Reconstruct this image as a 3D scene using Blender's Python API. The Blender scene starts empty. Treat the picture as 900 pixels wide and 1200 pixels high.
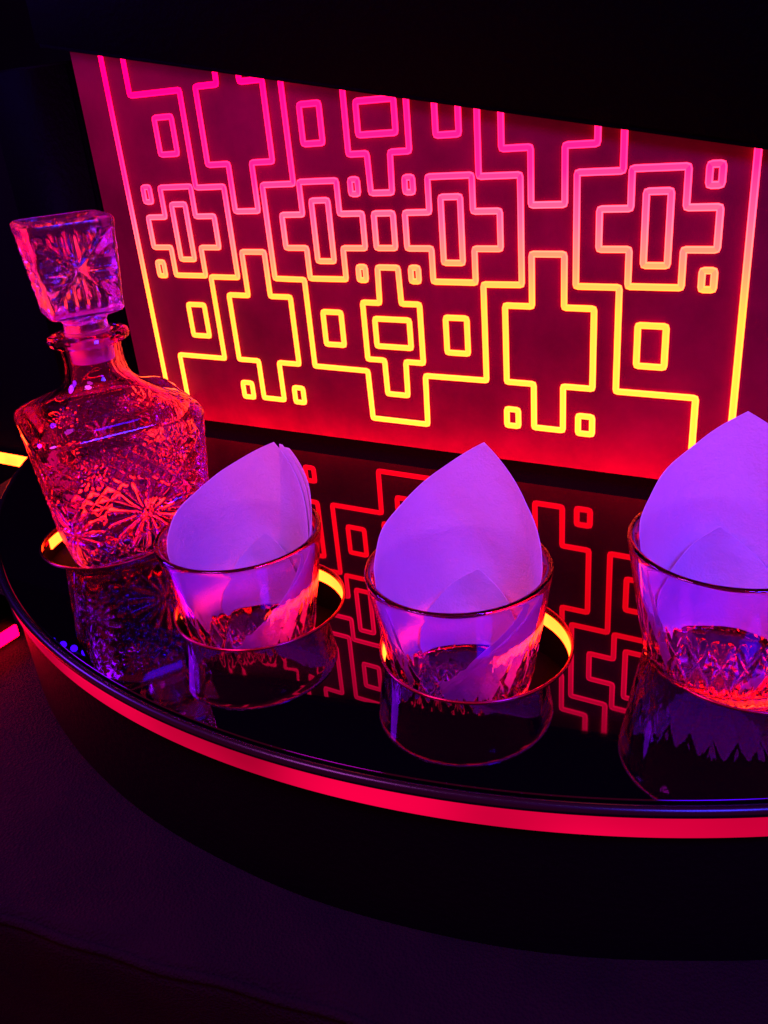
import bpy, bmesh, math, random
from mathutils import Vector, Matrix
random.seed(7)
sc = bpy.context.scene
C = sc.collection
K = 0.52                                   # metres per working unit (camera to lit panel = 1 unit)

# ------------------------------------------------------------------ camera
ROT = ((0.86412473, 0.15155788, -0.47991526),
       (0.49611495, -0.4168291, 0.76165836),
       (-0.08460732, -0.89626096, -0.43538246))
cam_d = bpy.data.cameras.new('camera')
cam_d.sensor_fit = 'VERTICAL'; cam_d.sensor_height = 36.0
cam_d.lens = 1004.9 / 1200 * 36.0
cam_d.clip_start = 0.01; cam_d.clip_end = 50
cam = bpy.data.objects.new('camera', cam_d); C.objects.link(cam)
cam.matrix_world = Matrix(((ROT[0][0], -ROT[0][1], -ROT[0][2], 0),
                           (ROT[1][0], -ROT[1][1], -ROT[1][2], 0),
                           (ROT[2][0], -ROT[2][1], -ROT[2][2], 0), (0, 0, 0, 1)))
sc.camera = cam

# ------------------------------------------------------------------ world, lamps, exposure
w = bpy.data.worlds.new('World'); sc.world = w; w.use_nodes = True
bg = w.node_tree.nodes['Background']
bg.inputs[0].default_value = (1.0, 0.004, 0.17, 1); bg.inputs[1].default_value = 0.50   # red glow of the cabin around the bar

def area_lamp(name, loc, target, size, energy, col):
    d = bpy.data.lights.new(name, 'AREA'); d.shape = 'DISK'; d.size = size * K
    d.energy = energy; d.color = col
    o = bpy.data.objects.new(name, d); C.objects.link(o)
    o.location = Vector(loc) * K
    o.rotation_euler = (Vector(target) - Vector(loc)).to_track_quat('-Z', 'Y').to_euler()
    return o
area_lamp('blue_ceiling_lamp', (0.34, 0.20, 0.30), (-0.02, 0.70, -0.36), 0.30, 5.2, (0.04, 0.03, 1.0))
area_lamp('violet_ceiling_lamp', (-0.72, 0.02, 0.50), (-0.62, 0.62, -0.36), 0.34, 2.0, (0.85, 0.11, 1.0))
area_lamp('indigo_side_lamp', (-1.75, 0.25, 0.30), (-0.80, 0.64, -0.25), 0.40, 4.0, (0.25, 0.02, 1.0))

vs = sc.view_settings
vs.view_transform = 'Standard'; vs.look = 'None'; vs.exposure = 0.0; vs.gamma = 1.0
vs.use_curve_mapping = False
cy = sc.cycles
cy.max_bounces = 18; cy.transmission_bounces = 16; cy.glossy_bounces = 8; cy.diffuse_bounces = 4
cy.transparent_max_bounces = 8
cy.caustics_reflective = True; cy.caustics_refractive = True
cy.sample_clamp_indirect = 6.0; cy.blur_glossy = 0.3
cy.use_denoising = True

# ------------------------------------------------------------------ materials
def mat(name):
    m = bpy.data.materials.new(name); m.use_nodes = True
    nt = m.node_tree; b = nt.nodes.get('Principled BSDF')
    return m, nt, b
def plain(name, col, rough=0.5, spec=0.5, bump=None, tint=None, coat=0.0):
    m, nt, b = mat(name)
    b.inputs['Base Color'].default_value = (*col, 1)
    b.inputs['Roughness'].default_value = rough
    b.inputs['Specular IOR Level'].default_value = spec
    b.inputs['Coat Weight'].default_value = coat
    if tint: b.inputs['Specular Tint'].default_value = (*tint, 1)
    if bump:
        sc_, st, ty = bump
        tc = nt.nodes.new('ShaderNodeTexCoord')
        n = nt.nodes.new('ShaderNodeTexNoise'); n.inputs['Scale'].default_value = sc_; n.inputs['Detail'].default_value = 6
        nt.links.new(tc.outputs['Object'], n.inputs['Vector'])
        bp = nt.nodes.new('ShaderNodeBump'); bp.inputs['Strength'].default_value = st; bp.inputs['Distance'].default_value = ty
        nt.links.new(n.outputs['Fac'], bp.inputs['Height']); nt.links.new(bp.outputs[0], b.inputs['Normal'])
    return m
def glow(name, col, strength, noise=0.0, nscale=8.0):
    m = bpy.data.materials.new(name); m.use_nodes = True; nt = m.node_tree
    for n in list(nt.nodes): nt.nodes.remove(n)
    e = nt.nodes.new('ShaderNodeEmission'); o = nt.nodes.new('ShaderNodeOutputMaterial')
    e.inputs[0].default_value = (*col, 1); e.inputs[1].default_value = strength
    if noise:
        tc = nt.nodes.new('ShaderNodeTexCoord'); nz = nt.nodes.new('ShaderNodeTexNoise')
        nz.inputs['Scale'].default_value = nscale; nz.inputs['Detail'].default_value = 1
        mr = nt.nodes.new('ShaderNodeMapRange')
        mr.inputs[1].default_value = .3; mr.inputs[2].default_value = .7
        mr.inputs[3].default_value = strength * (1 - noise); mr.inputs[4].default_value = strength * (1 + noise)
        nt.links.new(tc.outputs['Object'], nz.inputs['Vector']); nt.links.new(nz.outputs['Fac'], mr.inputs[0])
        nt.links.new(mr.outputs[0], e.inputs[1])
    nt.links.new(e.outputs[0], o.inputs[0])
    return m
def glass(name, rough=0.0, col=(1, 1, 1), bump=None):
    m = bpy.data.materials.new(name); m.use_nodes = True; nt = m.node_tree
    for n in list(nt.nodes): nt.nodes.remove(n)
    g = nt.nodes.new('ShaderNodeBsdfGlass'); o = nt.nodes.new('ShaderNodeOutputMaterial')
    g.inputs['Color'].default_value = (*col, 1); g.inputs['Roughness'].default_value = rough; g.inputs['IOR'].default_value = 1.5
    if bump:
        tc = nt.nodes.new('ShaderNodeTexCoord'); n = nt.nodes.new('ShaderNodeTexNoise')
        n.inputs['Scale'].default_value = bump[0]; n.inputs['Detail'].default_value = 2
        bp = nt.nodes.new('ShaderNodeBump'); bp.inputs['Strength'].default_value = bump[1]; bp.inputs['Distance'].default_value = 0.001
        nt.links.new(tc.outputs['Object'], n.inputs['Vector']); nt.links.new(n.outputs['Fac'], bp.inputs['Height'])
        nt.links.new(bp.outputs[0], g.inputs['Normal'])
    nt.links.new(g.outputs[0], o.inputs[0])
    return m

M = {}
# glossy black counter with a few fine smears and dust in the gloss
def mirror_black(name, base, tint, r0, r1, scale=14):
    """black acrylic: dark body under a gloss tinted to keep green out of reflections, with smears in the gloss"""
    m = bpy.data.materials.new(name); m.use_nodes = True; nt = m.node_tree
    for n in list(nt.nodes): nt.nodes.remove(n)
    d = nt.nodes.new('ShaderNodeBsdfDiffuse'); g = nt.nodes.new('ShaderNodeBsdfGlossy'); fr = nt.nodes.new('ShaderNodeFresnel')
    mx = nt.nodes.new('ShaderNodeMixShader'); o = nt.nodes.new('ShaderNodeOutputMaterial')
    d.inputs[0].default_value = (*base, 1); g.inputs[0].default_value = (*tint, 1); fr.inputs[0].default_value = 1.58
    tc = nt.nodes.new('ShaderNodeTexCoord'); nz = nt.nodes.new('ShaderNodeTexNoise'); nz.inputs['Scale'].default_value = scale; nz.inputs['Detail'].default_value = 8
    mr = nt.nodes.new('ShaderNodeMapRange'); mr.inputs[1].default_value = .45; mr.inputs[2].default_value = .8; mr.inputs[3].default_value = r0; mr.inputs[4].default_value = r1
    nt.links.new(tc.outputs['Object'], nz.inputs['Vector']); nt.links.new(nz.outputs['Fac'], mr.inputs[0]); nt.links.new(mr.outputs[0], g.inputs['Roughness'])
    nt.links.new(fr.outputs[0], mx.inputs[0]); nt.links.new(d.outputs[0], mx.inputs[1]); nt.links.new(g.outputs[0], mx.inputs[2]); nt.links.new(mx.outputs[0], o.inputs[0])
    return m
m = mirror_black('black_gloss', (0.0008, 0.0005, 0.001), (1.0, 0.004, 1.0), .008, .06)  # tint strips green so the mirrored LED light stays red
M['gloss'] = m
M['lip'] = plain('black_lip', (0.003, 0.002, 0.004), 0.26, 0.3)
M['well'] = plain('well_black', (0.004, 0.0003, 0.001), 0.7, 0.03)
M['fascia'] = plain('fascia_black', (0.0012, 0.0008, 0.0015), 0.6, 0.06, (300, .4, .001))
M['leather'] = plain('black_leather', (0.0005, 0.0003, 0.0005), 0.6, 0.02, (220, .5, .002))
M['wall'] = plain('black_wall', (0.0012, 0.0008, 0.0016), 0.8, 0.03)
M['ring'] = plain('ring_metal', (0.42, 0.02, 0.07), 0.22, 0.5); M['ring'].node_tree.nodes['Principled BSDF'].inputs['Metallic'].default_value = 1
M['strip'] = glow('front_led', (1.0, 0.0, 0.065), 0.78, 0.45, 12.0)
M['side_led'] = glow('side_led', (1.0, 0.0, 0.012), 26.0)
M['hot_led'] = glow('hot_led', (1.0, 0.044, 0.004), 21.0, 0.15, 40)
M['slot_led'] = glow('slot_led', (1.0, 0.0, 0.05), 36.0)
M['blue_bulb'] = glow('blue_bulb', (0.03, 0.04, 1.0), 26.0)
M['white_bulb'] = glow('white_bulb', (0.55, 0.5, 1.0), 60.0)
M['cable'] = plain('cable', (0.01, 0.01, 0.012), 0.5)
M['glass'] = glass('tinted_glass', 0.0, (1.0, 0.58, 0.98), (55, 0.06))  # green cut from the glass colours so LED light in them stays red
M['stopper'] = glass('pressed_glass', 0.20, (1.0, 0.62, 0.98), (130, 0.5))
M['frost'] = glass('ground_glass', 0.45, (1.0, .7, 1.0))
M['carpet'] = plain('dark_carpet', (0.003, 0.003, 0.010), 0.95, 0.05, (500, .8, .003))

# paper napkin: soft white tissue that lets some light through, with fine embossing
m = bpy.data.materials.new('paper'); m.use_nodes = True; nt = m.node_tree
for n in list(nt.nodes): nt.nodes.remove(n)
d = nt.nodes.new('ShaderNodeBsdfDiffuse'); t = nt.nodes.new('ShaderNodeBsdfTranslucent'); mx = nt.nodes.new('ShaderNodeMixShader'); o = nt.nodes.new('ShaderNodeOutputMaterial')
d.inputs[0].default_value = (.82, .82, .82, 1); t.inputs[0].default_value = (.8, .8, .8, 1); mx.inputs[0].default_value = 0.5
tc = nt.nodes.new('ShaderNodeTexCoord')
vz = nt.nodes.new('ShaderNodeTexVoronoi'); vz.inputs['Scale'].default_value = 900
nz = nt.nodes.new('ShaderNodeTexNoise'); nz.inputs['Scale'].default_value = 60; nz.inputs['Detail'].default_value = 5
b1 = nt.nodes.new('ShaderNodeBump'); b1.inputs['Strength'].default_value = .3; b1.inputs['Distance'].default_value = .0006
b2 = nt.nodes.new('ShaderNodeBump'); b2.inputs['Strength'].default_value = .6; b2.inputs['Distance'].default_value = .003
nt.links.new(tc.outputs['Object'], vz.inputs['Vector']); nt.links.new(tc.outputs['Object'], nz.inputs['Vector'])
nt.links.new(nz.outputs['Fac'], b2.inputs['Height']); nt.links.new(vz.outputs['Distance'], b1.inputs['Height']); nt.links.new(b2.outputs[0], b1.inputs['Normal'])
nt.links.new(b1.outputs[0], d.inputs['Normal']); nt.links.new(b1.outputs[0], t.inputs['Normal'])
nt.links.new(d.outputs[0], mx.inputs[1]); nt.links.new(t.outputs[0], mx.inputs[2]); nt.links.new(mx.outputs[0], o.inputs[0])
M['paper'] = m

# bench fabric: dark woven cloth
m, nt, b = mat('bench_fabric')
b.inputs['Roughness'].default_value = .9; b.inputs['Specular IOR Level'].default_value = .15
tc = nt.nodes.new('ShaderNodeTexCoord'); wv = nt.nodes.new('ShaderNodeTexVoronoi'); wv.inputs['Scale'].default_value = 700
nz = nt.nodes.new('ShaderNodeTexNoise'); nz.inputs['Scale'].default_value = 30; nz.inputs['Detail'].default_value = 6
cr = nt.nodes.new('ShaderNodeValToRGB'); cr.color_ramp.elements[0].color = (.003, .0006, .0010, 1); cr.color_ramp.elements[1].color = (.0075, .0012, .0020, 1)
cr.color_ramp.elements[0].position = .3; cr.color_ramp.elements[1].position = .7
bp = nt.nodes.new('ShaderNodeBump'); bp.inputs['Strength'].default_value = .6; bp.inputs['Distance'].default_value = .0015
nt.links.new(tc.outputs['Object'], wv.inputs['Vector']); nt.links.new(tc.outputs['Object'], nz.inputs['Vector'])
nt.links.new(nz.outputs['Fac'], cr.inputs[0]); nt.links.new(cr.outputs[0], b.inputs['Base Color'])
nt.links.new(wv.outputs['Distance'], bp.inputs['Height']); nt.links.new(bp.outputs[0], b.inputs['Normal'])
M['fabric'] = m

# acrylic sheet of the lit panel
m, nt, b = mat('red_acrylic')
b.inputs['Roughness'].default_value = .5; b.inputs['Specular IOR Level'].default_value = .02
tc = nt.nodes.new('ShaderNodeTexCoord'); nz = nt.nodes.new('ShaderNodeTexNoise'); nz.inputs['Scale'].default_value = 9; nz.inputs['Detail'].default_value = 9; nz.inputs['Roughness'].default_value = .65
cr = nt.nodes.new('ShaderNodeValToRGB'); cr.color_ramp.elements[0].color = (.07, .0003, .010, 1); cr.color_ramp.elements[1].color = (.24, .0008, .024, 1)
cr.color_ramp.elements[0].position = .3; cr.color_ramp.elements[1].position = .75
nt.links.new(tc.outputs['Object'], nz.inputs['Vector']); nt.links.new(nz.outputs['Fac'], cr.inputs[0]); nt.links.new(cr.outputs[0], b.inputs['Base Color'])
b.inputs['Emission Color'].default_value = (1.0, 0.0, 0.06, 1); b.inputs['Emission Strength'].default_value = 0.035   # edge-lit sheet
M['acrylic'] = m

# engraved grooves: emission ramp by height paints in light fed from the sheet's lower edge
S = 0.12958; CTR = -0.58816; MZ = -0.15747
def groove(name, horiz, edge):
    m = bpy.data.materials.new(name); m.use_nodes = True; nt = m.node_tree
    for n in list(nt.nodes): nt.nodes.remove(n)
    e = nt.nodes.new('ShaderNodeEmission'); o = nt.nodes.new('ShaderNodeOutputMaterial')
    g = nt.nodes.new('ShaderNodeNewGeometry'); sx = nt.nodes.new('ShaderNodeSeparateXYZ')
    mr = nt.nodes.new('ShaderNodeMapRange')
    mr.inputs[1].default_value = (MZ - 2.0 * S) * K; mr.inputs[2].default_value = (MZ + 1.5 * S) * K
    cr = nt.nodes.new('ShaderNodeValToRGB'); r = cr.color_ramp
    d_ = .035 if horiz else 0.0                # level grooves: hot colours painted a little higher, as if catching the fed light
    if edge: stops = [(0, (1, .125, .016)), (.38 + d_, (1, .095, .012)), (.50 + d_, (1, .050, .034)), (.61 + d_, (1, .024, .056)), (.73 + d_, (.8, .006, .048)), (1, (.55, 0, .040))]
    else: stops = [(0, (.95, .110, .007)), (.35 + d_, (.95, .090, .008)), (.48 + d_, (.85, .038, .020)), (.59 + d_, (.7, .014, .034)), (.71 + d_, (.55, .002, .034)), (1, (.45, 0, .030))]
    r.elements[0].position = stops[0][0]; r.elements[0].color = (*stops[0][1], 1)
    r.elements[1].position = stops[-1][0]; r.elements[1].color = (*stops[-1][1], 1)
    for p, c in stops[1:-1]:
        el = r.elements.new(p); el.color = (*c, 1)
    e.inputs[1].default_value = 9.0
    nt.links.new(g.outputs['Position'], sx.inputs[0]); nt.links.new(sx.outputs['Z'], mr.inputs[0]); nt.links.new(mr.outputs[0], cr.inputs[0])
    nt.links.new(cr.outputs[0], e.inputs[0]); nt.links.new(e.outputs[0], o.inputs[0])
    return m
GM = [groove('groove_v_core', 0, 0), groove('groove_v_edge', 0, 1), groove('groove_h_core', 1, 0), groove('groove_h_edge', 1, 1)]

# ------------------------------------------------------------------ helpers (all coordinates in working units)
def link(name, me, material, parent=None, loc=(0, 0, 0), rot=0.0):
    o = bpy.data.objects.new(name, me); C.objects.link(o)
    if material is not None and not me.materials: me.materials.append(material)
    o.location = Vector(loc) * K; o.rotation_euler.z = rot
    if parent: o.parent = parent
    return o
def empty(name, loc=(0, 0, 0), rot=0.0):
    o = bpy.data.objects.new(name, None); C.objects.link(o); o.empty_display_size = .02
    o.location = Vector(loc) * K; o.rotation_euler.z = rot
    return o
def tag(o, label, cat, group=None, kind=None):
    o['label'] = label; o['category'] = cat
    if group: o['group'] = group
    if kind: o['kind'] = kind
    return o
def mesh(name, V, F, smooth=False, angle=None):
    me = bpy.data.meshes.new(name)
    me.from_pydata([tuple(c * K for c in v) for v in V], [], F); me.update()
    bm = bmesh.new(); bm.from_mesh(me); bmesh.ops.recalc_face_normals(bm, faces=bm.faces[:])
    if smooth:
        for f in bm.faces: f.smooth = True
        if angle is not None:
            for e in bm.edges:
                if len(e.link_faces) == 2 and e.calc_face_angle(0) > angle: e.smooth = False
    bm.to_mesh(me); bm.free()
    return me
def boxm(name, lo, hi, bev=0.0, seg=2):
    bm = bmesh.new(); bmesh.ops.create_cube(bm, size=1)
    for v in bm.verts:
        v.co = Vector([(lo[i] + hi[i]) / 2 + v.co[i] * (hi[i] - lo[i]) for i in range(3)]) * K
    if bev: bmesh.ops.bevel(bm, geom=bm.edges[:], offset=bev * K, segments=seg, affect='EDGES')
    me = bpy.data.meshes.new(name); bm.to_mesh(me); bm.free()
    for p in me.polygons: p.use_smooth = bool(bev)
    return me
def grid_rings(rings, close_bottom=True, close_top=True, loop=False):
    n = len(rings[0]); V = [p for r in rings for p in r]; F = []
    m_ = len(rings)
    for i in range(m_ if loop else m_ - 1):
        a, b_ = i * n, ((i + 1) % m_) * n
        for j in range(n):
            k = (j + 1) % n
            F.append((a + j, a + k, b_ + k, b_ + j))
    if not loop:
        if close_bottom: F.append(tuple(range(n)))
        if close_top: F.append(tuple((m_ - 1) * n + j for j in range(n)))
    return V, F
def lathe(profile, n=64, loop=False):
    rings = [[(r * math.cos(2 * math.pi * j / n), r * math.sin(2 * math.pi * j / n), z) for j in range(n)] for r, z in profile]
    return grid_rings(rings, not loop, not loop, loop)
def lerp(tab, x):
    if x <= tab[0][0]: return tab[0][1]
    for (a, p), (b_, q) in zip(tab[:-1], tab[1:]):
        if x <= b_: return p + (q - p) * (x - a) / (b_ - a)
    return tab[-1][1]

Z0 = -0.4612                                # counter surface
Z1 = -0.63                                  # bench surface
CX, CY, RAD = -0.43, 1.24, 0.84             # counter: segment of a circle
REAR = 0.945

# ------------------------------------------------------------------ setting
tag(link('floor', boxm('floor', (-2.2, -1.0, -1.34), (1.6, 1.6, -1.30)), M['carpet']), 'dark blue carpeted floor', 'floor', kind='structure')
lw = link('side_wall', boxm('side_wall', (-2.25, -.1, -1.30), (-2.20, 1.45, 1.0)), M['wall']); tag(lw, 'black cabin wall beyond the end of the bench', 'wall', kind='structure')  # added to close off the red world at this end
fw = link('far_wall', boxm('far_wall', (-2.20, 1.40, -1.30), (1.3, 1.45, 1.0)), M['wall']); tag(fw, 'black cabin wall behind everything', 'wall', kind='structure')  # added so the red world does not show behind the bar
wall = link('back_wall', boxm('back_wall', (-1.9, 1.035, -1.30), (1.2, 1.07, 0.02)), M['wall'])
tag(wall, 'black wall behind the lit panel', 'wall', kind='structure')

# ------------------------------------------------------------------ lit panel
panel = empty('light_panel', (CTR, 1.0, MZ - 2.32 * S))
tag(panel, 'red edge lit acrylic panel engraved with a maze of crosses and squares', 'light panel')
PB = -2.32
link('acrylic_sheet', boxm('acrylic_sheet', (-3.9 * S, 0.0, 0.0), (3.9 * S, 0.016, (2.35 - PB) * S), 0.001, 1), M['acrylic'], panel)
LW = 0.061 * S; GH = 0.0026
def groove_mesh(name, pts, closed=True):
    """a shallow channel following pts (panel units): two raised glowing edges and a core between them"""
    P0 = [Vector((p[0] * S, (p[1] - PB) * S)) for p in pts]; P = []
    for i, p in enumerate(P0):                 # the cutter leaves small round corners
        a, b_ = P0[i - 1] - p, P0[(i + 1) % len(P0)] - p
        c = min(.022 * S, a.length * .3, b_.length * .3); a.normalize(); b_.normalize()
        for t in (0, .5, 1): P.append(p + a * c * (1 - t) ** 2 + b_ * c * t ** 2)
    n = len(P)
    offs = [(-LW / 2, 0.0), (-LW / 2 + LW * .12, GH), (-LW / 2 + LW * .20, GH * .62), (LW / 2 - LW * .20, GH * .62), (LW / 2 - LW * .12, GH), (LW / 2, 0.0)]
    V = []; F = []; mi = []
    for i in range(n):
        if closed or 0 < i < n - 1:
            a = (P[i] - P[i - 1]).normalized(); b_ = (P[(i + 1) % n] - P[i]).normalized()
        elif i == 0: a = b_ = (P[1] - P[0]).normalized()
        else: a = b_ = (P[i] - P[i - 1]).normalized()
        na = Vector((-a.y, a.x)); nb = Vector((-b_.y, b_.x)); q = na + nb; q = q / (q.dot(na))
        for of, h in offs:
            c = P[i] + q * of
            V.append((c.x, -h - 0.0004, c.y))
    for i in range(n if closed else n - 1):
        j = (i + 1) % n; dv = P[j] - P[i]; hz = abs(dv.x) > abs(dv.y)
        for k in range(5):
            F.append((i * 6 + k, i * 6 + k + 1, j * 6 + k + 1, j * 6 + k)); mi.append((2 if hz else 0) + (0 if k == 2 else 1))
    me = bpy.data.meshes.new(name); me.from_pydata([tuple(c * K for c in v) for v in V], [], F)
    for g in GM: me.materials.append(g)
    me.polygons.foreach_set('material_index', mi); me.update()
    return me
def rect(cx, cz, w_, h): return [(cx - w_ / 2, cz + h / 2), (cx + w_ / 2, cz + h / 2), (cx + w_ / 2, cz - h / 2), (cx - w_ / 2, cz - h / 2)]
def cross(cx): return [(cx - .23, .49), (cx + .23, .49), (cx + .23, .17), (cx + .5, .17), (cx + .5, -.17), (cx + .23, -.17), (cx + .23, -.49), (cx - .23, -.49), (cx - .23, -.17), (cx - .5, -.17), (cx - .5, .17), (cx - .23, .17)]
hexa = [(1.55, -.215), (1.865, -.215), (1.865, -.70), (2.15, -.70), (2.15, -1.465), (1.86, -1.465), (1.86, -1.92), (1.56, -1.92), (1.56, -1.465), (1.275, -1.465), (1.275, -.70), (1.55, -.70)]
mid = [(-.12, -.36), (.12, -.36), (.13, -.725), (.34, -.725), (.34, -1.34), (.13, -1.34), (.125, -1.715), (-.125, -1.715), (-.13, -1.34), (-.34, -1.34), (-.34, -.725), (-.13, -.725)]
side = [(3.425, 2.02), (3.425, -2.02), (3.10, -2.02), (3.10, -1.47), (2.375, -1.47), (2.375, -.50), (1.975, -.50), (1.975, .475), (2.375, .475), (2.375, 1.45), (3.10, 1.45), (3.10, 2.02)]
half = [(.345, -2.02), (.355, -1.475), (1.055, -1.47), (1.055, -.505), (1.45, -.50), (1.45, .475), (1.045, .475), (1.05, 1.46), (.355, 1.46), (.345, 2.02)]
def mx_(p): return [(-x, z) for x, z in p][::-1]
def mz_(p): return [(x, -z) for x, z in p][::-1]
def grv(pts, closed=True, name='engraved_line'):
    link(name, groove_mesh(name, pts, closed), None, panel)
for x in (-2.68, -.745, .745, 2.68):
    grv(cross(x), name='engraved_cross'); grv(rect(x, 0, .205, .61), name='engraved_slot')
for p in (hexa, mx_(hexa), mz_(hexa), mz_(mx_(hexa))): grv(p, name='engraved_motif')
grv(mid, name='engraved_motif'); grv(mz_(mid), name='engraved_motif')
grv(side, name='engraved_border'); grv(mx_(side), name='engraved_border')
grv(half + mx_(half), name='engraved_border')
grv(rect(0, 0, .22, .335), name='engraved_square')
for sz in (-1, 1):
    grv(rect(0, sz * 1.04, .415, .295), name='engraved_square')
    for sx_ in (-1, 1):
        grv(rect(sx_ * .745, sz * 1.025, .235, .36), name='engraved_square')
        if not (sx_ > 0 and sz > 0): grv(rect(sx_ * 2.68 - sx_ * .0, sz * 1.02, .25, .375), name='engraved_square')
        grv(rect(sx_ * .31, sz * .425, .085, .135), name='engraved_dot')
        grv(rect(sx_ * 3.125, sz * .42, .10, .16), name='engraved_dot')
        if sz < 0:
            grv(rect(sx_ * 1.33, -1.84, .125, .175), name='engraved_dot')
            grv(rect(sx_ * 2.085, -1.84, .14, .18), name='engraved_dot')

# LED bar hidden in the slot between counter and panel, put there to wash the sheet's lower front with red
bar = empty('slot_led_bar', (CTR, REAR + 0.004, Z0 - 0.018))
tag(bar, 'red LED bar tucked in the slot behind the counter', 'led bar')
link('channel', boxm('channel', (-0.50, 0.0, -0.008), (0.50, 0.004, 0.012)), M['wall'], bar)
link('diffuser', boxm('diffuser', (-0.50, 0.0042, -0.006), (0.50, 0.0075, 0.010)), M['slot_led'], bar)

# slanted padded header over the panel, side pillar
def slab(name, poly, y0, y1, bev=0.006):
    bm = bmesh.new()
    vs_ = [bm.verts.new(Vector((x, y0, z)) * K) for x, z in poly]; f = bm.faces.new(vs_)
    ex = bmesh.ops.extrude_face_region(bm, geom=[f])
    for v in ex['geom']:
        if isinstance(v, bmesh.types.BMVert): v.co.y = y1 * K
    bmesh.ops.recalc_face_normals(bm, faces=bm.faces[:])
    bmesh.ops.bevel(bm, geom=bm.edges[:], offset=bev * K, segments=4, affect='EDGES')
    for f in bm.faces: f.smooth = True
    me = bpy.data.meshes.new(name); bm.to_mesh(me); bm.free(); return me
HY = .965
ax, az = HY * (CTR - 3.85 * S), HY * (MZ + 1.94 * S); bx, bz_ = HY * (CTR + 3.49 * S), HY * (MZ + .58 * S)
def hz(x): return az + (bz_ - az) * (x - ax) / (bx - ax)
hd = link('header_pad', slab('header_pad', [(-1.125, hz(-1.125)), (.30, hz(.30)), (.30, .30), (-1.125, .30)], HY, 0.994), M['leather'])
tag(hd, 'black padded header with slanting lower edge above the lit panel', 'header')
pil = link('side_pillar', slab('side_pillar', [(-1.30, Z0 - .16), (-1.104, Z0 - .16), (-1.104, .085), (-1.30, .085)], 1.0, 1.03, 0.004), M['leather'])
tag(pil, 'black trim pillar beside the left edge of the lit panel', 'pillar')

# ------------------------------------------------------------------ bar counter
bar_c = empty('bar_counter', (CX, CY, Z1))
tag(bar_c, 'glossy black curved bar counter with glowing red edge strip', 'bar counter')
L0 = Z0 - Z1                                # counter surface height above the bench
A0 = math.acos((REAR - CY) / -RAD)          # half opening, measured from -y
HOLES = [(-0.80, .637, .03), (-.5265, .578, .055), (-.290, .597, .055), (-.0635, .682, .020)]
HR = .0885
def arc(r, n=120, rear=REAR):
    a0 = math.acos((CY - rear) / r)
    return [(r * math.sin(-a0 + 2 * a0 * i / n), -r * math.cos(-a0 + 2 * a0 * i / n)) for i in range(n + 1)]
# top sheet with round openings
cu = bpy.data.curves.new('counter_top', 'CURVE'); cu.dimensions = '2D'; cu.fill_mode = 'BOTH'
cu.extrude = .0045 * K; cu.bevel_depth = .0010 * K; cu.bevel_resolution = 3; cu.offset = -.0010 * K
def spl(pts):
    s_ = cu.splines.new('POLY'); s_.points.add(len(pts) - 1); s_.use_cyclic_u = True
    for p, q in zip(s_.points, pts): p.co = (q[0] * K, q[1] * K, 0, 1)
spl(arc(RAD))
for hx, hy, hd_ in HOLES:
    spl([(hx - CX + HR * math.cos(2 * math.pi * i / 72), hy - CY + HR * math.sin(2 * math.pi * i / 72)) for i in range(72)])
tmp = bpy.data.objects.new('tmp', cu); C.objects.link(tmp)
bpy.context.view_layer.update()
me = bpy.data.meshes.new_from_object(tmp.evaluated_get(bpy.context.evaluated_depsgraph_get()))
bpy.data.objects.remove(tmp); me.name = 'counter_top'; me.materials.clear()
top = link('counter_top', me, M['gloss'], bar_c, (0, 0, L0 - .0055))
def band(name, r0, r1, z0, z1, rear, bev=0.0, n=140):
    """curved strip between radii r0 (outer) and r1 along the counter's front"""
    o_, i_ = arc(r0, n, rear), arc(r1, n, rear)
    V = []; F = []
    for k in range(n + 1):
        V += [(*i_[k], z0), (*o_[k], z0), (*o_[k], z1), (*i_[k], z1)]
    for k in range(n):
        for j in range(4):
            F.append((k * 4 + j, (k + 1) * 4 + j, (k + 1) * 4 + (j + 1) % 4, k * 4 + (j + 1) % 4))
    F.append((0, 1, 2, 3)); F.append((n * 4, n * 4 + 1, n * 4 + 2, n * 4 + 3))
    return mesh(name, V, F, True, .5)
# rounded lip along the edge of the top
def tube_arc(name, r, rad, z, n=160, m_=12):
    pts = arc(r, n); V = []; F = []
    for k, (x, y) in enumerate(pts):
        d_ = Vector((x, y, 0)).normalized()
        for j in range(m_):
            a = 2 * math.pi * j / m_
            V.append((x + d_.x * rad * math.cos(a), y + d_.y * rad * math.cos(a), z + rad * math.sin(a)))
    for k in range(n):
        for j in range(m_):
            F.append((k * m_ + j, k * m_ + (j + 1) % m_, (k + 1) * m_ + (j + 1) % m_, (k + 1) * m_ + j))
    F.append(tuple(range(m_))); F.append(tuple(n * m_ + j for j in range(m_)))
    return mesh(name, V, F, True, 1.2)
link('lip', tube_arc('lip', RAD + .0050, .0048, L0 - .0055), M['lip'], bar_c)
link('led_strip', band('led_strip', RAD + .006, RAD - .010, L0 - .0295, L0 - .0115, REAR), M['strip'], bar_c)
link('fascia', band('fascia', RAD, RAD - .02, .0, L0 - .0300, REAR), M['fascia'], bar_c)
def part_ring(name, prof, a0, a1, n=60):
    V = []; F = []; m_ = len(prof)
    for k in range(n + 1):
        a = math.radians(a0 + (a1 - a0) * k / n)
        V += [(r * math.cos(a), r * math.sin(a), z) for r, z in prof]
    for k in range(n):
        for j in range(m_): F.append((k * m_ + j, k * m_ + (j + 1) % m_, (k + 1) * m_ + (j + 1) % m_, (k + 1) * m_ + j))
    F.append(tuple(range(m_))); F.append(tuple(n * m_ + j for j in range(m_)))
    return mesh(name, V, F, True, .6)
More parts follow.
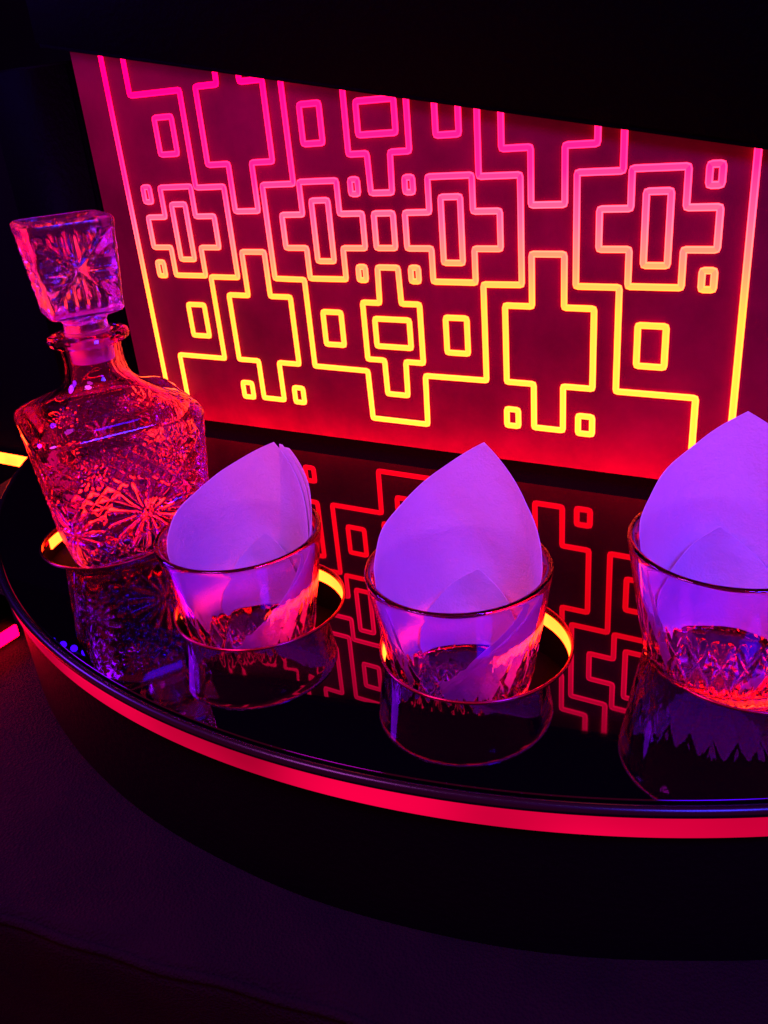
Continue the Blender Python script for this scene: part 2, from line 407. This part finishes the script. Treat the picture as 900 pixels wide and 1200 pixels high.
for hx, hy, dep in HOLES:
    wl = link('cup_holder', mesh('cup_holder', *lathe([(HR + .004, -.011), (HR + .004, -dep - .004), (HR - .001, -dep - .004), (.001, -dep - .004), (.001, -dep), (HR - .001, -dep), (HR - .0005, -.011)], 72, True), True, .6), M['well'], bar_c, (hx - CX, hy - CY, L0))
    dz = min(.0185, dep - .002)
    link('led_ring', part_ring('led_ring', [(HR - .0008, -.0055), (HR - .0008, -dz), (HR - .0028, -dz), (HR - .0028, -.0055)], -40, 206), M['hot_led'], wl)
    link('rim', mesh('rim', *lathe([(HR + .0012, .0003), (HR + .0008, .0012), (HR - .0002, .0015), (HR - .0016, .0008), (HR - .0018, -.0046), (HR - .0004, -.0046)], 96, True), True, .9), M['ring'], wl)

# ------------------------------------------------------------------ other LED strips
ls = empty('led_strip_light', (-1.40, 1.030, -.40))
tag(ls, 'yellow hot LED strip on the black wall behind the decanter', 'led strip')
YS = -.6155
ls.location = Vector((-1.40, 1.030, YS)) * K
link('channel', boxm('channel', (-.45, -.006, -.0135), (.09, 0.0, .0135)), M['wall'], ls)
link('diffuser', boxm('diffuser', (-.45, -.009, -.0125), (.09, -.0062, .0125)), M['hot_led'], ls)
sp = link('armrest', boxm('armrest', (-1.35, .30, Z1 + .001), (-.978, .585, Z1 + .07), .006, 3), M['leather'])
tag(sp, 'low black padded armrest at the end of the bench under the counter', 'armrest')
ss = link('side_led_strip', boxm('side_led_strip', (-.9778, .31, Z1 + .006), (-.974, .58, Z1 + .024), .001, 1), M['side_led'])
tag(ss, 'red LED strip low beside the bench under the counter', 'led strip')

# ------------------------------------------------------------------ bench
bench = empty('upholstered_bench', (-.40, .30, -1.30))
tag(bench, 'dark purple fabric bench ledge in front of the black counter', 'bench')
bench.rotation_euler.z = math.atan(.19)
def cushion():
    prof = [(.90, .0)]
    # rounded front edge then a sloping front
    for i in range(11):
        a = math.pi / 2 * i / 10
        prof.append((.018 - .018 * math.sin(a) + .0, -.018 + .018 * math.cos(a)))
    V = []; F = []; n = 90; x0, x1 = -.95, 1.15
    prof = [(.90, 0.0), (.45, 0.0), (.25, 0.0), (.12, 0.0), (.06, -.001)] + [(.022 - .022 * math.sin(math.pi / 2 * i / 10), -.023 + .022 * math.cos(math.pi / 2 * i / 10)) for i in range(11)] + [(.004, -.06), (.016, -.14), (.03, -.30), (.03, -.66)]
    for k in range(n + 1):
        x = x0 + (x1 - x0) * k / n
        for j, (y, z) in enumerate(prof):
            wv_ = .0016 * math.sin(x * 23) + .0012 * math.sin(x * 61 + 1)
            V.append((x, y + (wv_ if j > 5 else 0), z + (.0010 * math.sin(x * 31 + j) if 2 < j < 16 else 0)))
    m_ = len(prof)
    for k in range(n):
        for j in range(m_ - 1): F.append((k * m_ + j, k * m_ + j + 1, (k + 1) * m_ + j + 1, (k + 1) * m_ + j))
    return mesh('cushion', V, F, True)
link('cushion', cushion(), M['fabric'], bench, (0, 0, Z1 + 1.30))
def pipe():
    V = []; F = []; n = 160; m_ = 10; x0, x1 = -.95, 1.15
    for k in range(n + 1):
        x = x0 + (x1 - x0) * k / n; wv_ = .0016 * math.sin(x * 23) + .0012 * math.sin(x * 61 + 1)
        for j in range(m_):
            a = 2 * math.pi * j / m_
            V.append((x, .0042 + wv_ + .004 * math.cos(a), -.0075 + .004 * math.sin(a)))
    for k in range(n):
        for j in range(m_): F.append((k * m_ + j, k * m_ + (j + 1) % m_, (k + 1) * m_ + (j + 1) % m_, (k + 1) * m_ + j))
    return mesh('piping', V, F, True)
link('piping', pipe(), M['fabric'], bench, (0, 0, Z1 + 1.30))

# ------------------------------------------------------------------ whisky glasses
GHT = .135
def tri(x): x = x % 1.0; return abs(2 * x - 1)
def glass_mesh():
    n = 288; rings = []
    def outer(z): return .0605 + (.0845 - .0605) * (z / GHT) ** .85
    zs = [0.0, .0010, .0025] + [.004 + .092 * i / 46 for i in range(47)] + [.100, .110, .120, .130, .1335]
    for z in zs:
        ring = []
        for j in range(n):
            th = 2 * math.pi * j / n; r = outer(max(z, .003))
            if z < .0025: r -= .0035 * (1 - z / .0025)
            if .004 <= z <= .096:
                fade = .75 * min(1, (z - .004) / .006) * max(0, min(1, (.088 - z) / .035))
                u = th / (2 * math.pi) * 24; v = z / .026
                d1 = tri(u + v * .5); d2 = tri(u - v * .5); d3 = tri(u)
                r -= fade * (.0030 * max(d1, d2) ** 5 + .0012 * d3 ** 8) - .0006 * fade
            ring.append((r * math.cos(th), r * math.sin(th), z))
        rings.append(ring)
    for r, z in [(.0842, .1341), (.0833, .1349), (.0818, .1353), (.0802, .1350), (.0790, .1342), (.0784, .1330), (.0776, .125), (.0760, .105), (.0728, .080), (.0675, .050), (.0622, .0260), (.0588, .0200), (.0565, .0172), (.054, .0165)]:
        rings.append([(r * math.cos(2 * math.pi * j / n), r * math.sin(2 * math.pi * j / n), z) for j in range(n)])
    # domed floor with a cut flower
    for k in range(1, 10):
        r = .054 * (1 - k / 10)
        rings.append([(r * math.cos(2 * math.pi * j / n), r * math.sin(2 * math.pi * j / n), 0.0165 - .0030 * (.5 + .5 * math.cos(12 * 2 * math.pi * j / n)) * math.sin(math.pi * k / 10)) for j in range(n)])
    V, F = grid_rings(rings)
    me = mesh('whisky_glass', V, F, True, .9)
    return me
gm = glass_mesh()
CUPS = [(-.54, .578, -.055), (-.304, .597, -.055), (-.085, .664, -.020)]
GLABEL = ['cut glass tumbler beside the decanter with layered napkin leaning right', 'cut glass tumbler sunk in its holder between the other two tumblers', 'cut glass tumbler with the bluest napkin, farthest from the decanter']
for (x, y, dz), lb in zip(CUPS, GLABEL):
    g = link('whisky_glass', gm, M['glass'], None, (x, y, Z0 + dz + .0003), random.random())
    tag(g, lb, 'tumbler', 'cut glass tumblers set in the counter')

# ------------------------------------------------------------------ napkins
def inner_r(z): return lerp([(.0172, .0555), (.0200, .0580), (.0260, .0612), (.050, .0665), (.080, .0718), (.105, .0752), (.125, .0768), (.135, .0776)], z)
def sheet(name, left, right, zlo, ztip, inset, flare, rows=64, cols=56, seed=0, lean=(0, 0), peel=0.0):
    """paper sheet rolled against the inside of a tumbler; left/right: edge angle (deg from the back) by height over the tumbler's foot"""
    V = []; F = []
    for i in range(rows + 1):
        t = i / rows; z = zlo + (ztip - zlo) * t
        a, b_ = lerp(left, z), lerp(right, z)
        for j in range(cols + 1):
            s = j / cols; ph = math.radians(a + (b_ - a) * s)
            if z <= .135: r = inner_r(z) - inset
            else:
                k = (z - .135)
                r = inner_r(.135) - inset + k * flare
            r -= peel * t * t
            r += .0010 * math.sin(ph * 3 + seed) * t + .0009 * math.sin(ph * 7 + z * 60 + seed * 2)
            if z < .135: r = min(r, inner_r(z) - .0022)
            kk = max(0, z - .12)
            V.append((r * math.sin(ph) + lean[0] * kk, r * math.cos(ph) + lean[1] * kk, z))
    for i in range(rows):
        for j in range(cols):
            F.append((i * (cols + 1) + j, i * (cols + 1) + j + 1, (i + 1) * (cols + 1) + j + 1, (i + 1) * (cols + 1) + j))
    me = mesh(name, V, F, True)
    bm = bmesh.new(); bm.from_mesh(me)
    bmesh.ops.remove_doubles(bm, verts=bm.verts[:], dist=1e-6)
    bm.to_mesh(me); bm.free()
    for p in me.polygons: p.use_smooth = True
    return me
def napkin(cup, label, twist, sheets):
    x, y, dz = cup
    r = empty('paper_napkin', (x, y, Z0 + dz + .0210))
    away = math.atan2(y, x)
    r.rotation_euler.z = away - math.pi / 2 - math.radians(twist)
    tag(r, label, 'napkin', 'folded paper napkins in tumblers')
    for nm, kw in sheets:
        o_ = link(nm, sheet(nm, **kw), M['paper'], r, (0, 0, -.0210))
        sm = o_.modifiers.new('thickness', 'SOLIDIFY'); sm.thickness = .0005 * K; sm.offset = 0
    return r
# heights are over the tumbler's foot
napkin(CUPS[1], 'folded paper napkin with a broad upright point, in the tumbler between the others', 21, [
    ('back_sheet', dict(left=[(.0215, -168), (.05, -158), (.10, -132), (.135, -110), (.180, -46), (.2185, 0)], right=[(.0215, 186), (.05, 172), (.085, 140), (.115, 105), (.135, 74), (.17, 36), (.2185, 0)], zlo=.0215, ztip=.2185, inset=.0030, flare=.12, seed=1)),
    ('flap', dict(left=[(.0215, 168), (.05, 152), (.085, 120), (.115, 88)], right=[(.0215, 187), (.05, 174), (.085, 142), (.115, 104)], zlo=.0215, ztip=.116, inset=.0070, flare=0, peel=.005, seed=7)),
    ('flap', dict(left=[(.0215, -168), (.06, -150), (.10, -128)], right=[(.0215, -148), (.06, -134), (.10, -122)], zlo=.0215, ztip=.104, inset=.0072, flare=0, peel=.004, seed=8)),
    ('inner_fold', dict(left=[(.030, -70), (.05, -62), (.075, -35), (.100, 0)], right=[(.030, 55), (.05, 50), (.075, 28), (.100, 0)], zlo=.0215, ztip=.100, inset=.0075, flare=0, peel=.012, seed=3)),
])
napkin(CUPS[0], 'folded paper napkin with several layered edges, in the tumbler beside the decanter', 42, [
    ('back_sheet', dict(left=[(.030, -175), (.07, -160), (.105, -148), (.135, -120), (.165, -58), (.2010, 0)], right=[(.030, 150), (.06, 120), (.095, 84), (.125, 60), (.165, 32), (.2010, 0)], zlo=.0215, ztip=.2010, inset=.0062, flare=.10, seed=2)),
    ('layer', dict(left=[(.030, -20), (.1, 0), (.1995, 5)], right=[(.030, 157), (.06, 127), (.095, 92), (.125, 68), (.165, 40), (.1995, 8)], zlo=.0215, ztip=.1995, inset=.0046, flare=.10, seed=2.3)),
    ('layer', dict(left=[(.030, -20), (.1, 0), (.1965, 9)], right=[(.030, 165), (.06, 135), (.095, 100), (.125, 75), (.165, 47), (.1965, 14)], zlo=.0215, ztip=.1965, inset=.0030, flare=.10, seed=2.6)),
    ('flap', dict(left=[(.0215, 132), (.05, 116), (.085, 80), (.110, 58)], right=[(.0215, 152), (.05, 135), (.085, 98), (.110, 74)], zlo=.0215, ztip=.112, inset=.0110, flare=0, peel=.004, seed=9)),
    ('inner_fold', dict(left=[(.030, -80), (.05, -70), (.08, -40), (.105, -10)], right=[(.030, 50), (.05, 45), (.08, 18), (.105, -10)], zlo=.0215, ztip=.105, inset=.0110, flare=0, peel=.010, seed=4)),
])
napkin(CUPS[2], 'bluest folded paper napkin with a tall point, in the tumbler farthest from the decanter', 0, [
    ('back_sheet', dict(left=[(.030, -150), (.07, -128), (.105, -104), (.135, -86), (.175, -42), (.214, 0)], right=[(.030, 165), (.06, 140), (.095, 108), (.125, 88), (.175, 50), (.214, 0)], zlo=.0215, ztip=.214, inset=.0030, flare=.12, seed=5)),
    ('flap', dict(left=[(.0215, -152), (.06, -134), (.10, -108)], right=[(.0215, -128), (.06, -114), (.10, -98)], zlo=.0215, ztip=.108, inset=.0070, flare=0, peel=.004, seed=10)),
    ('inner_fold', dict(left=[(.030, -85), (.06, -75), (.09, -48), (.118, -14)], right=[(.030, 55), (.06, 48), (.09, 18), (.118, -14)], zlo=.0215, ztip=.118, inset=.0075, flare=0, peel=.014, seed=6)),
])

# ------------------------------------------------------------------ decanter
dec = empty('decanter', (-.781, .653, Z0 + .0018))
dec.rotation_euler.z = math.atan2(.86, .5)          # one face turned towards the tumblers' side
tag(dec, 'square cut glass decanter with faceted glass stopper', 'decanter')
def sq(th, hw, p):
    return hw / ((abs(math.cos(th)) ** p + abs(math.sin(th)) ** p) ** (1 / p))
STARS = [(0.004, .056), (-.086, .052), (.090, .054), (-.046, .118), (.046, .118)]
def cut(a, z):
    best = min(STARS, key=lambda s_: (a - s_[0]) ** 2 + ((z - s_[1])) ** 2)
    da, dz = a - best[0], z - best[1]; d_ = math.hypot(da, dz); R_ = .047 if abs(best[0]) < .02 else (.040 if best[1] < .1 else .019)
    if d_ < R_:
        ps = math.atan2(dz, da) / (2 * math.pi) * 16
        wdg = 1 - tri(ps)                       # 0 on the ridge, 1 in the groove
        return -.0036 * (wdg ** 3.5) * min(1, d_ / .006) * min(1, (R_ - d_) / .004) - .0004
    return -.0016 * max(tri((a + z) * 60), tri((a - z) * 60)) ** 3
def body_mesh():
    n = 640; rings = []
    prof = [(.0, .074, 7), (.0015, .0800, 7), (.004, .0825, 7)]
    for i in range(110):
        z = .006 + .146 * i / 109; prof.append((z, .0835 + .0125 * (i / 109), 7))
    prof += [(.156, .0955, 6.5), (.160, .0930, 6), (.1645, .087, 5.5), (.170, .0770, 4.6), (.176, .0655, 3.8), (.182, .0545, 3), (.188, .0455, 2.5), (.195, .0390, 2.2), (.203, .0350, 2), (.214, .0330, 2), (.230, .0330, 2), (.2365, .0335, 2), (.2385, .0400, 2), (.241, .0440, 2), (.2445, .0452, 2), (.248, .0440, 2), (.2505, .0400, 2), (.2515, .0330, 2), (.2510, .0285, 2)]
    for z, hw, p in prof:
        ring = []
        for j in range(n):
            th = 2 * math.pi * (j + .5) / n; r = sq(th, hw, p)
            x, y = r * math.cos(th), r * math.sin(th)
            if .006 <= z <= .152:
                if abs(x) > abs(y): a, nx, ny = y, math.copysign(1, x), 0
                else: a, nx, ny = x, 0, math.copysign(1, y)
                fd = max(0, min(1, (hw * .90 - abs(a)) / .006)) * min(1, (z - .006) / .004) * max(0, min(1, (.140 - z) / .004))
                c = cut(a, z) * fd
                x += nx * c; y += ny * c
            ring.append((x, y, z))
        rings.append(ring)
    inner = [(.244, .0270, 2), (.230, .0262, 2), (.214, .0258, 2), (.204, .0275, 2), (.196, .0315, 2.1), (.188, .0385, 2.3), (.181, .0470, 2.8), (.174, .0570, 3.2), (.167, .0680, 3.8), (.160, .0770, 4.4), (.150, .0820, 5), (.130, .0810, 5.2), (.090, .0780, 5.2), (.050, .0745, 5.2), (.030, .0710, 5), (.022, .0600, 4.2), (.0185, .048, 3.6), (.0172, .028, 2.6), (.0168, .010, 2)]
    for z, hw, p in inner:
        rings.append([(sq(2 * math.pi * (j + .5) / n, hw, p) * math.cos(2 * math.pi * (j + .5) / n), sq(2 * math.pi * (j + .5) / n, hw, p) * math.sin(2 * math.pi * (j + .5) / n), z) for j in range(n)])
    V, F = grid_rings(rings)
    return mesh('body', V, F, True, .55)
link('body', body_mesh(), M['glass'], dec)
def stopper_mesh():
    n = 320; rings = []
    prof = [(.2535, .0240, 2), (.262, .0235, 2), (.2665, .0260, 2.2), (.2705, .0330, 4), (.2735, .0388, 7)]
    for i in range(60): prof.append((.2755 + .092 * i / 59, 0.0400 + .0080 * i / 59, 8))
    prof += [(.3700, .0475, 8), (.3725, .0450, 7), (.3715, .0400, 6), (.3690, .0330, 5), (.3675, .022, 3), (.3672, .004, 2)]
    for z, hw, p in prof:
        ring = []
        for j in range(n):
            th = 2 * math.pi * (j + .5) / n; r = sq(th, hw, p); x, y = r * math.cos(th), r * math.sin(th)
            if .2755 <= z <= .3675:
                if abs(x) > abs(y): a, nx, ny = y, math.copysign(1, x), 0
                else: a, nx, ny = x, 0, math.copysign(1, y)
                u = a / hw; v = (z - .3215) / .046
                e = max(0, min(1, (.86 - max(abs(u), abs(v))) / .1))
                dg = max(0, 1 - abs(abs(u) - abs(v)) / .20)          # crossing wedge cuts
                ct = max(0, 1 - math.hypot(u, v) / .34)               # round thumb cut in the middle
                fn = max(0, 1 - abs(((u * 3.5 + .5) % 1) - .5) / .22) * max(0, min(1, (abs(v) - abs(u)) / .2)) + max(0, 1 - abs(((v * 3.5 + .5) % 1) - .5) / .22) * max(0, min(1, (abs(u) - abs(v)) / .2))   # fan of small cuts
                c = -(.0042 * dg + .0050 * ct + .0022 * fn) * e
                x += nx * c; y += ny * c
            ring.append((x, y, z))
        rings.append(ring)
    V, F = grid_rings(rings)
    return mesh('stopper', V, F, True, .5)
st = link('stopper', stopper_mesh(), M['stopper'], dec)
link('plug', mesh('plug', *lathe([(.0225, .2180), (.0235, .2190), (.0248, .2505), (.0248, .2530), (.018, .2532)], 64), True, .6), M['frost'], st)

# ------------------------------------------------------------------ LED strings overhead (seen only mirrored in the counter)
def bulb_me(name, r):
    bm = bmesh.new(); bmesh.ops.create_icosphere(bm, subdivisions=2, radius=r * K)
    me = bpy.data.meshes.new(name); bm.to_mesh(me); bm.free(); return me
def string(name, label, p0, p1, n, r, matl, skip=()):
    p0, p1 = Vector(p0), Vector(p1); e = empty(name, p0); tag(e, label, 'string lights')
    me = bulb_me('bulb', r); me.materials.append(matl)
    for i in range(n):
        if i in skip: continue
        c = (p1 - p0) * (i / (n - 1)); link('bulb', me, None, e, c)
    dv = p1 - p0; L = dv.length; q = dv.to_track_quat('Z', 'Y')
    V, F = lathe([(.003, -.02), (.003, L + .02)], 10)
    c = link('cable', mesh('cable', V, F, True, .6), M['cable'], e, (0, 0, r + .0032)); c.rotation_mode = 'QUATERNION'; c.rotation_quaternion = q
string('blue_led_string', 'string of tiny blue LED bulbs mirrored in the counter', (-1.70, 1.065, .205), (-1.385, 1.11, .26), 11, .0085, M['blue_bulb'])
string('white_led_string', 'string of tiny cool white LED bulbs glinting on the counter lip', (-1.0, .10, .62), (.55, .10, .62), 34, .0050, M['white_bulb'])
